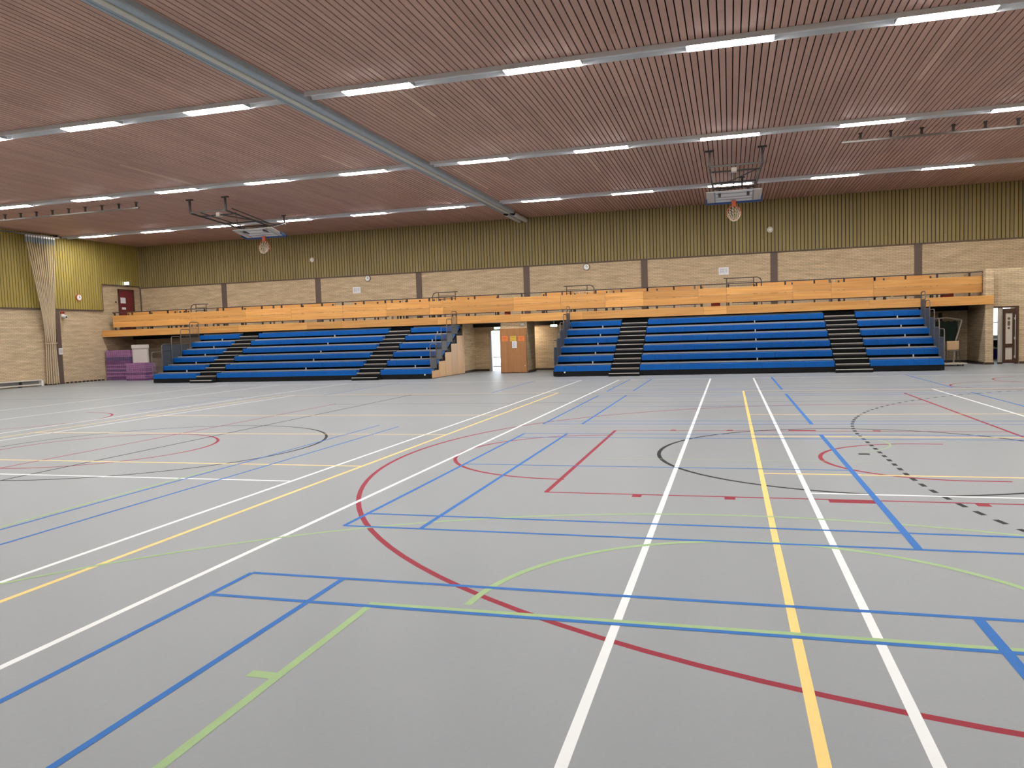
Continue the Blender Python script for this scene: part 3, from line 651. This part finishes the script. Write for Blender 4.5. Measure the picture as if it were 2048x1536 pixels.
# ------------------------------------------------------------------ ceiling basketball goals
def goal(cx, sk, label):
    t = thing('basketball_goal', label, 'basketball goal', (cx, 26.0, 6.4), 'folded basketball goals under the ceiling')
    ax, bx = cx-0.76, cx+0.76
    # hanging posts with T plates
    hx = (ax-0.0+sk, bx+sk)
    for x in hx:
        build('hanger', MB().box(x-0.13, x+0.13, 24.27, 24.37, 6.955, 6.998).box(x-0.03, x+0.03, 24.29, 24.35, 6.50, 6.96), M['dgrey'], t)
    build('hanger', MB().box(cx+0.2, cx+0.4, 28.85, 28.95, 6.955, 6.998).box(cx+0.27, cx+0.33, 28.87, 28.93, 6.6, 6.96), M['dgrey'], t)
    build('pivot_bar', MB().tube([(hx[0]-0.05, 24.32, 6.52), (hx[1]+0.05, 24.32, 6.52)], 0.03), M['tube'], t, smooth=True)
    mb = MB()
    for x, xe in ((hx[0], ax+0.1), (hx[1], bx-0.1)):
        mb.tube([(x, 24.32, 6.50), (xe, 27.55, 6.28)], 0.032)
        mb.tube([(x, 24.7, 6.62), (xe, 27.2, 6.42)], 0.02)
    mb.tube([(hx[0], 24.95, 6.47), (hx[1], 24.95, 6.47)], 0.025); mb.tube([(ax+0.08, 26.35, 6.38), (bx-0.08, 26.35, 6.38)], 0.025)
    mb.tube([(ax+0.08, 27.1, 6.33), (bx-0.08, 27.1, 6.33)], 0.025); mb.tube([(ax+0.1, 27.5, 6.28), (bx-0.1, 27.5, 6.28)], 0.025)
    build('swing_frame', mb, M['dgrey'], t, smooth=True)
    mb = MB(); mb.tube([(hx[1], 24.9, 6.5), (ax+0.2, 26.9, 6.35)], 0.018); mb.tube([(cx, 24.95, 6.5), (cx, 28.9, 6.62)], 0.022)
    mb.tube([(bx-0.1, 27.5, 6.3), (cx+0.3, 28.9, 6.65)], 0.018); mb.tube([(ax+0.1, 27.5, 6.3), (cx+0.3, 28.9, 6.65)], 0.018)
    build('brace', mb, M['dgrey'], t, smooth=True)
    build('motor_box', MB().box(cx-0.08, cx+0.08, 24.88, 25.06, 6.42, 6.56), M['cream'], t, bevel=0.01)
    # board: near edge y 27.0 z 6.2, far edge y 27.98 z 6.0
    ya, za, yb, zb = 26.98, 6.20, 27.98, 6.00
    def P(u, v, dn=0.0): # u along x, v 0..1 near to far, dn below the face
        ny, nz = -0.2, -0.98
        return (cx+u, ya+(yb-ya)*v+ny*dn, za+(zb-za)*v+nz*dn)
    def slab(u0, u1, v0, v1, d0, d1):
        mb = MB(); b = 0
        mb.v = [P(u0,v0,d0),P(u1,v0,d0),P(u1,v1,d0),P(u0,v1,d0),P(u0,v0,d1),P(u1,v0,d1),P(u1,v1,d1),P(u0,v1,d1)]
        mb.f = [(0,3,2,1),(4,5,6,7),(0,1,5,4),(1,2,6,5),(2,3,7,6),(3,0,4,7)]; return mb
    def merge(*ms):
        r = MB()
        for m_ in ms:
            b = len(r.v); r.v += m_.v; r.f += [tuple(i+b for i in f) for f in m_.f]
        return r
    bd = build('backboard', slab(-0.9, 0.9, 0, 1, -0.03, 0.0), M['white'], t)
    build('side_panel', slab(-0.90, -0.62, 0.0, 1, 0.0, 0.003), M['cream'], bd); build('side_panel', slab(0.62, 0.90, 0.0, 1, 0.0, 0.003), M['cream'], bd)
    build('target_frame', merge(slab(-0.62, 0.62, 0.14, 0.20, 0.003, 0.006), slab(-0.62, 0.62, 0.48, 0.53, 0.003, 0.006), slab(-0.62, 0.62, 0.70, 0.75, 0.003, 0.006), slab(-0.65, -0.60, 0.0, 1, 0.003, 0.006), slab(0.60, 0.65, 0.0, 1, 0.003, 0.006)), M['deck'], bd)
    build('edge_padding', merge(slab(-0.94, 0.94, 0.97, 1.05, -0.05, 0.05), slab(-0.94, -0.89, 0.62, 1.05, -0.05, 0.05), slab(0.89, 0.94, 0.62, 1.05, -0.05, 0.05)), M['bluepad'], bd, bevel=0.01)
    build('frame_mount', MB().box(cx-0.5, cx-0.42, 27.1, 27.75, 6.10, 6.30), M['dgrey'], bd); build('frame_mount', MB().box(cx+0.42, cx+0.5, 27.1, 27.75, 6.10, 6.30), M['dgrey'], bd)
    # rim hangs below the far part of the board; its plane is vertical
    yr, zr = 27.80, 5.98
    rc = Vector((cx, yr, zr-0.15-0.24)); R = 0.235
    rim = build('rim', MB().tube([(rc.x+R*math.cos(a), rc.y-0.03*math.sin(a), rc.z+R*math.sin(a)) for a in [2*PI*k/32 for k in range(32)]], 0.014, 8, closed=True), M['rim'], t, smooth=True)
    build('rim_bracket', MB().box(cx-0.07, cx+0.07, yr-0.05, yr+0.05, zr-0.17, zr+0.03), M['rim'], rim, bevel=0.01)
    mb = MB(); n = 12; rings = [[], [], [], []]
    for k in range(n):
        a = 2*PI*(k+0.5)/n; p0 = Vector((rc.x+R*math.cos(a), rc.y, rc.z+R*math.sin(a)))
        low = Vector((rc.x+0.10*math.cos(a)+0.02, rc.y-0.06+0.05*math.sin(a*2), rc.z-0.25+0.04*math.sin(a)))
        mid = p0.lerp(low, 0.55)+Vector((0.0, -0.10, -0.03)); m1 = p0.lerp(mid, 0.5)+Vector((0, -0.02, -0.01))
        mb.tube([tuple(p0), tuple(m1), tuple(mid), tuple(low)], 0.006, 5)
        for q, v in enumerate((p0, m1, mid, low)): rings[q].append(v)
    for q in (1, 2, 3):
        for k in range(n):
            a_, b2 = rings[q][k], rings[q-1][(k+1) % n]; mb.tube([tuple(a_), tuple(b2)], 0.005, 5)
        mb.tube([tuple(v) for v in rings[q]], 0.005, 5, closed=True)
    build('net', mb, M['net'], rim)
    return t
goal(-18.35, 0.0, 'folded basketball goal with orange rim under the ceiling, left half of the hall')
goal(0.19, 0.05, 'folded basketball goal with orange rim under the ceiling, right half of the hall')

# ------------------------------------------------------------------ things on the walls
def clock(c, axis, label):
    t = thing('wall_clock', label, 'clock', c, 'round wall clocks')
    x, y, z = c
    if axis == 'Y':
        build('case', MB().disc((x, y, z), 0.15, 'Y', -0.05, 28), M['column'], t); build('dial', MB().disc((x, y-0.05, z), 0.125, 'Y', -0.008, 28), M['white'], t)
        build('hand', MB().box(x-0.008, x+0.008, y-0.064, y-0.058, z, z+0.10).box(x, x+0.07, y-0.064, y-0.058, z-0.008, z+0.008), M['black'], t)
    else:
        build('case', MB().disc((x, y, z), 0.16, 'X', 0.05, 28), M['redbox'], t); build('dial', MB().disc((x+0.05, y, z), 0.135, 'X', 0.008, 28), M['white'], t)
        build('hand', MB().box(x+0.058, x+0.064, y-0.008, y+0.008, z, z+0.10).box(x+0.058, x+0.064, y, y+0.07, z-0.008, z+0.008), M['black'], t)
clock((-17.06, YB-0.0, 4.64), 'Y', 'round wall clock on brick above the left stand')
clock((-6.19, YB-0.0, 4.60), 'Y', 'round wall clock on brick near the centre column')
clock((XL+0.05, 30.35, 4.14), 'X', 'round wall clock on the olive boards of the left wall')
for x, z, lb in ((-20.04, 5.71, 'white round alarm disc on the olive boards, left half'), (1.69, 5.73, 'white round alarm disc on the olive boards, right half')):
    t = thing('alarm_disc', lb, 'alarm', (x, YB-0.05, z), 'round alarm discs on the olive boards')
    build('body', MB().disc((x, YB-0.05, z), 0.12, 'Y', -0.05, 24), M['cream'], t); build('centre_cap', MB().disc((x, YB-0.10, z), 0.05, 'Y', -0.02, 16), M['white'], t)
def notice(x, z, w_, h_, lb):
    t = thing('notice_board', lb, 'notice', (x, YB, z), 'white notices on the back wall')
    build('sheet', MB().box(x-w_/2, x+w_/2, YB-0.03, YB-0.0, z-h_/2, z+h_/2), M['paper'], t)
    mb = MB()
    for k in range(4): mb.box(x-w_*0.30, x+w_*(0.05+0.06*(k % 2)), YB-0.034, YB-0.03, z+h_*(0.25-0.15*k), z+h_*(0.28-0.15*k))
    mb.box(x-w_*0.34, x-w_*0.32, YB-0.034, YB-0.03, z-h_*0.32, z+h_*0.32); mb.box(x+w_*0.2, x+w_*0.22, YB-0.034, YB-0.03, z-h_*0.1, z+h_*0.32); mb.box(x+w_*0.3, x+w_*0.32, YB-0.034, YB-0.03, z-h_*0.2, z+h_*0.32)
    build('printing', mb, M['ink'], t)
notice(-17.68, 4.10, 0.42, 0.30, 'white paper notice on brick above the left stand')
notice(-0.22, 4.10, 0.42, 0.32, 'white paper notice on brick above the right stand')
def exitsign(x0, x1, y0, y1, z0, z1, lb, hang):
    t = thing('exit_sign', lb, 'exit sign', ((x0+x1)/2, (y0+y1)/2, (z0+z1)/2), 'lit exit signs')
    build('housing', MB().box(x0, x1, y0+0.012, y1, z0-0.04, z1), M['deck'], t)
    if hang: build('hanger', MB().box((x0+x1)/2-0.02, (x0+x1)/2+0.02, y0+0.03, y1, z1, hang), M['deck'], t)
    build('lit_face', MB().box(x0+0.005, x1-0.005, y0, y0+0.012, z0, z1-0.005), M['exit'], t)
    mb = MB(); h = z1-z0; xm = x0+(x1-x0)*0.3
    mb.box(xm-0.005, xm+0.005, y0-0.003, y0, z0+h*0.3, z0+h*0.75); mb.box(xm-0.015, xm+0.015, y0-0.003, y0, z0+h*0.5, z0+h*0.58); mb.box(xm+0.05, xm+0.07, y0-0.003, y0, z0+h*0.2, z0+h*0.75)
    build('pictogram', mb, plain_green, t)
plain_green = plain('pictogram_green', (0.03, 0.30, 0.12), 0.5)
exitsign(-10.42, -10.13, 33.7, 33.76, 1.94, 2.03, 'lit exit sign above the bright doorway', None)
exitsign(-7.60, -7.30, 33.0, 33.06, 1.95, 2.05, 'lit exit sign under the balcony by the right stand', 2.2)
exitsign(XL+0.06, XL+0.36, 33.35, 33.41, 4.92, 5.06, 'lit exit sign above the red door', None)
# left wall small items
t = thing('security_camera', 'white security camera on the brick of the left wall', 'camera', (XL, 29.42, 3.23))
build('mount', MB().box(XL, XL+0.05, 29.30, 29.48, 3.2, 3.32), M['white'], t, bevel=0.01)
build('housing', MB().tube([(XL+0.04, 29.4, 3.2), (XL+0.22, 29.4, 3.17)], 0.075, 14), M['white'], t, smooth=True)
build('lens', MB().disc((XL+0.215, 29.4, 3.17), 0.045, 'X', 0.02, 14), M['black'], t)
t = thing('alarm_bell', 'small red alarm box above the security camera', 'alarm', (XL, 29.38, 3.38))
build('body', MB().box(XL, XL+0.07, 29.27, 29.48, 3.33, 3.44), M['redbox'], t, bevel=0.01); build('grille', MB().disc((XL+0.07, 29.375, 3.385), 0.035, 'X', 0.01, 12), M['dgrey'], t)
t = thing('wall_thermostat', 'white control box on the brown column of the left wall', 'control box', (XL+0.05, 29.07, 1.54))
build('body', MB().box(XL+0.05, XL+0.10, 28.98, 29.18, 1.40, 1.70), M['paper'], t, bevel=0.006); build('label_plate', MB().box(XL+0.10, XL+0.104, 29.01, 29.15, 1.45, 1.65), M['foam'], t)
tag(build('light_switch', MB().box(XL, XL+0.02, 32.72, 32.80, 3.95, 4.05), M['dgrey'], loc=(XL, 32.76, 4.0), bevel=0.004), 'small switch beside the red balcony door', 'switch')
# long low rail bench on the floor, left wall
t = thing('gym_bench', 'long low pale bench along the foot of the left wall', 'bench', (XL+0.2, 24, 0))
build('seat_board', MB().box(XL+0.03, XL+0.30, 20.0, 27.75, 0.25, 0.30), M['cream'], t, bevel=0.008)
build('back_panel', MB().box(XL+0.10, XL+0.13, 20.05, 27.7, 0.10, 0.25), M['deck'], t)
build('foot_rail', MB().box(XL+0.26, XL+0.30, 20.0, 27.7, 0.05, 0.11), M['cream'], t)
build('end_foot', MB().box(XL+0.03, XL+0.32, 27.70, 27.80, 0.0, 0.25), M['white'], t, bevel=0.008)
for k in range(5): build('foot', MB().box(XL+0.06, XL+0.26, 20.3+k*1.6, 20.36+k*1.6, 0, 0.25), M['dgrey'], t)

# ------------------------------------------------------------------ climbing ropes pulled to the left wall
t = thing('rope_track', 'thin grey ceiling track along the left wall holding the ropes', 'rail', (XL+0.3, 22, 6.9))
build('track', MB().box(XL+0.28, XL+0.34, 16, 29.2, 6.83, 6.89), M['tube'], t)
build('track_bracket', MB().box(XL+0.06, XL+0.34, 29.1, 29.16, 6.89, 6.99).box(XL+0.06, XL+0.34, 20, 20.06, 6.89, 6.99), M['tube'], t)
NR = 12
rnd = random.Random(5)
for k in range(NR):
    yt = 27.42+k*(28.88-27.42)/(NR-1); yw = 28.27+k*0.034; yb_ = 28.20+k*0.045
    xw = XL+0.12+0.075*(k % 3)
    path = [(XL+0.31, yt, 6.62), (XL+0.30, yt+(yw-yt)*0.35, 5.0), (XL+0.27, yt+(yw-yt)*0.75, 3.2), (xw, yw, 1.93), (xw, yw+(yb_-yw)*0.4, 1.2), (XL+0.12+0.075*(k % 3), yb_, 0.05)]
    side = 'leftmost' if k == 0 else ('rightmost' if k == NR-1 else ORD[k]+' from the left')
    r = thing('climbing_rope', 'beige climbing rope gathered at the left wall, %s at the ceiling' % side, 'rope', (XL+0.3, yt, 6.9), 'climbing ropes on the left wall')
    # resample smooth
    P = []
    for a in range(len(path)-1):
        for q in range(5):
            u = q/5; p0 = Vector(path[max(0, a-1)]); p1 = Vector(path[a]); p2 = Vector(path[a+1]); p3 = Vector(path[min(len(path)-1, a+2)])
            P.append(tuple(0.5*((2*p1)+(-p0+p2)*u+(2*p0-5*p1+4*p2-p3)*u*u+(-p0+3*p1-3*p2+p3)*u**3)))
    P.append(path[-1])
    build('rope', MB().tube(P, 0.026, 8), M['rope'], r, smooth=True)
    build('trolley', MB().box(XL+0.27, XL+0.35, yt-0.045, yt+0.045, 6.75, 6.83), M['alu'], r, bevel=0.006)
    build('rope_sleeve', MB().tube([(XL+0.31, yt, 6.75), (XL+0.31, yt+0.005, 6.5)], 0.038, 8), M['beamgrey'], r, smooth=True)
strap = [(XL+0.22+0.17*math.cos(a), 28.46+0.30*math.sin(a), 1.93+0.01*math.sin(2*a)) for a in [2*PI*k/20 for k in range(20)]]
tag(build('tie_strap', MB().tube(strap, 0.018, 6, closed=True), M['rope'], loc=(XL+0.22, 28.46, 1.93), smooth=True), 'strap tying the gathered ropes together at waist height', 'strap')

# ------------------------------------------------------------------ foam mats
def mat_mesh(nm, x0, x1, y0, y1, th, mat):
    mb = MB(); n = int((x1-x0)/0.12); pts = []
    for k in range(n):
        a = x0+(x1-x0)*k/n; b_ = x0+(x1-x0)*(k+1)/n; c = (a+b_)/2
        pts += [(a, y0), (c-0.012, y0), (c-0.008, y0+0.02), (c+0.008, y0+0.02), (c+0.012, y0)]
    pts += [(x1, y0), (x1, y1), (x0, y1)]
    mb.prism(pts, 'Z', 0, th); return mb
cols = [M['purple'], M['purple2'], M['navyfoam']]
def stack(x0, x1, y0, y1, n, th, where, seed):
    rnd = random.Random(seed); protos = {}
    for k in range(n):
        c = cols[rnd.choice([0, 0, 1, 1, 2])]
        lv = n-k
        lab = 'topmost' if lv == 1 else ('lowest' if k == 0 else ORD[lv-1]+' from the top')
        loc = ((x0+x1)/2+rnd.uniform(-0.02, 0.02), y0+rnd.uniform(-0.015, 0.015), k*th)
        if c.name not in protos:
            mb = mat_mesh('m', -(x1-x0)/2, (x1-x0)/2, 0, y1-y0, th-0.012, c)
            o = build('foam_mat', mb, c); protos[c.name] = o
        else: o = protos[c.name].copy(); C.objects.link(o)
        o.location = loc
        tag(o, 'purple foam mat in the %s stack by the left wall, %s' % (where, lab), 'mat', 'purple mats in the %s stack' % where)
stack(-30.5, -28.98, 31.75, 32.45, 17, 0.0895, 'taller left', 2)
stack(-28.55, -27.4, 30.95, 31.65, 9, 0.0955, 'lower right', 4)
t = thing('white_foam_block', 'white folded foam block standing on the lower purple mats', 'foam block', (-27.86, 31.2, 0.86))
build('block', MB().box(-28.30, -27.43, 31.15, 31.27, 0.862, 1.56), M['foam'], t, bevel=0.015)
build('top_flap', MB().box(-28.33, -27.41, 31.13, 31.29, 1.562, 1.75), M['foam'], t, bevel=0.02)

# ------------------------------------------------------------------ plywood panel with notes on the centre pier
t = thing('plywood_panel', 'tall brown plywood cabinet front on the centre brick pier', 'cabinet', (-8.96, 31.8, 0))
build('board', MB().box(-9.53, -8.40, 31.70, 31.795, 0.03, 1.92), M['ply'], t, bevel=0.006)
build('edge_strip', MB().box(-9.55, -9.52, 31.69, 31.795, 0.0, 1.93).box(-8.42, -8.38, 31.69, 31.795, 0.0, 1.93), M['ply'], t)
build('lock', MB().disc((-8.46, 31.70, 0.32), 0.02, 'Y', -0.01, 12), M['alu'], t)
def paper(x0, x1, z0, z1, mat, nm, lb, lines, y=31.698):
    p = thing(nm, lb, 'paper', ((x0+x1)/2, y, (z0+z1)/2), 'papers pinned to the plywood panel')
    build('sheet', MB().box(x0, x1, y-0.004, y, z0, z1), mat, p)
    mb = MB(); h = (z1-z0)
    for k in range(lines): mb.box(x0+0.04, x1-0.05-0.02*(k % 2), y-0.006, y-0.0042, z1-h*(0.24+0.52*k/max(1, lines-1))-0.006, z1-h*(0.24+0.52*k/max(1, lines-1))+0.006)
    build('printing', mb, M['ink'] if mat is M['paper'] else M['lnR'], p)
paper(-9.46, -9.20, 1.38, 1.60, M['orange'], 'poster', 'orange paper at the left edge of the plywood panel', 3)
paper(-8.72, -8.46, 1.37, 1.58, M['orange'], 'poster', 'orange paper at the right edge of the plywood panel', 3)
paper(-9.09, -8.83, 1.37, 1.59, M['yellowp'], 'poster', 'yellow paper in the middle of the plywood panel', 2)
paper(-9.01, -8.80, 1.08, 1.37, M['paper'], 'poster', 'white sheet below the yellow paper on the plywood panel', 4, 31.692)
t = thing('socket_box', 'small grey socket box on brick above the plywood panel', 'socket', (-8.55, 31.8, 2.09))
build('box', MB().box(-8.62, -8.46, 31.76, 31.8, 2.02, 2.14), M['deck'], t, bevel=0.006); build('cover', MB().box(-8.60, -8.48, 31.752, 31.76, 2.04, 2.12), M['trunk'], t)

# ------------------------------------------------------------------ right recess: goal, chair, trolley
t = thing('folded_goal', 'small white framed goal with dark green net stored in the right recess', 'goal', (7.7, 33.0, 0))
fy = 32.9
mb = MB().tube([(7.25, fy, 1.70), (8.0, fy, 1.78), (8.38, fy, 1.70)], 0.028)
mb.tube([(8.50, fy-0.1, 1.66), (8.30, fy-0.1, 0.9), (8.22, fy-0.1, 0.02)], 0.03)
mb.tube([(7.25, fy, 1.72), (7.25, fy, 0.02)], 0.026); mb.tube([(8.38, fy, 1.70), (8.50, fy-0.1, 1.66)], 0.028)
build('frame', mb, M['cream'], t, smooth=True)
mb = MB(); n = 16
for k in range(n):
    a = 7.28+k*(8.38-7.28)/n; b_ = 7.28+(k+1)*(8.38-7.28)/n
    mb.prism([(a, fy-0.02-0.03*(k % 2)), (b_, fy-0.02-0.03*((k+1) % 2)), (b_, fy+0.02), (a, fy+0.02)], 'Z', 0.86-0.01*(k % 2), 1.62+0.01*(k % 3))
build('net', mb, M['greennet'], t)
tag(build('wall_pipe', MB().box(7.98, 8.10, YW-0.06, YW, 1.65, 1.98), M['dgrey'], loc=(8.04, YW-0.03, 1.8), bevel=0.01), 'short dark duct on brick above the stored goal', 'duct')
t = thing('stacking_chair', 'metal chair with tan backboard standing on the low trolley', 'chair', (7.8, 31.3, 0.11))
cx, cy, cz = 7.80, 31.25, 0.11
build('backrest', MB().box(cx-0.19, cx+0.21, cy-0.02, cy+0.01, cz+0.49, cz+0.80), M['tan'], t, bevel=0.012)
build('seat', MB().box(cx-0.20, cx+0.20, cy-0.0, cy+0.40, cz+0.44, cz+0.465), M['tan'], t, bevel=0.01)
for sx in (-0.2, 0.22):
    build('leg', MB().tube([(cx+sx, cy, cz+0.80), (cx+sx, cy, cz+0.46), (cx+sx*1.1, cy-0.03, cz)], 0.013, 8), M['dgrey'], t, smooth=True)
    build('leg', MB().tube([(cx+sx, cy+0.39, cz+0.45), (cx+sx*1.1, cy+0.42, cz)], 0.013, 8), M['dgrey'], t, smooth=True)
build('crossbar', MB().tube([(cx-0.2, cy, cz+0.44), (cx+0.22, cy, cz+0.44)], 0.012, 6), M['dgrey'], t)
build('side_tray', MB().box(cx-0.40, cx-0.205, cy, cy+0.3, cz+0.62, cz+0.64), M['tan'], t)
t = thing('low_trolley', 'low pale transport trolley on the floor beside the right stand', 'trolley', (7.7, 31.3, 0))
build('platform', MB().box(7.12, 8.22, 31.0, 31.85, 0.07, 0.105), M['cream'], t, bevel=0.008)
for x in (7.25, 8.1):
    for y in (31.08, 31.75): build('wheel', MB().disc((x-0.012, y, 0.032), 0.032, 'X', 0.024, 14).box(x-0.01, x+0.01, y-0.01, y+0.01, 0.03, 0.07), M['dgrey'], t)
# side room seen through the door
t = thing('side_room_table', 'white table seen through the open side door', 'table', (10.2, 37.2, 0))
build('table_top', MB().box(9.5, 11.2, 37.0, 37.8, 0.76, 0.80), M['white'], t)
for x in (9.6, 11.1):
    for y in (37.1, 37.7): build('leg', MB().box(x-0.03, x+0.03, y-0.03, y+0.03, 0, 0.76), M['dgrey'], t)
build('apron', MB().box(9.55, 11.15, 37.04, 37.07, 0.48, 0.76), M['greennet'], t)
t = thing('blue_crate', 'blue crate on the floor under the side room table', 'crate', (10.75, 36.5, 0))
build('body', MB().box(10.42, 11.1, 36.4, 36.8, 0.0, 0.42), M['navy'], t, bevel=0.02); build('rim', MB().box(10.40, 11.12, 36.38, 36.82, 0.42, 0.46), M['foam'], t)
t = thing('desk_fan', 'dark rounded machine on the side room table', 'machine', (10.75, 37.4, 0.8))
build('body', MB().tube([(10.55+0.02*k, 37.4, 0.85+0.28*math.sin(PI*k/10)) for k in range(11)], 0.04, 8), M['dgrey'], t, smooth=True); build('base', MB().box(10.5, 10.9, 37.3, 37.5, 0.8, 0.84), M['white'], t)
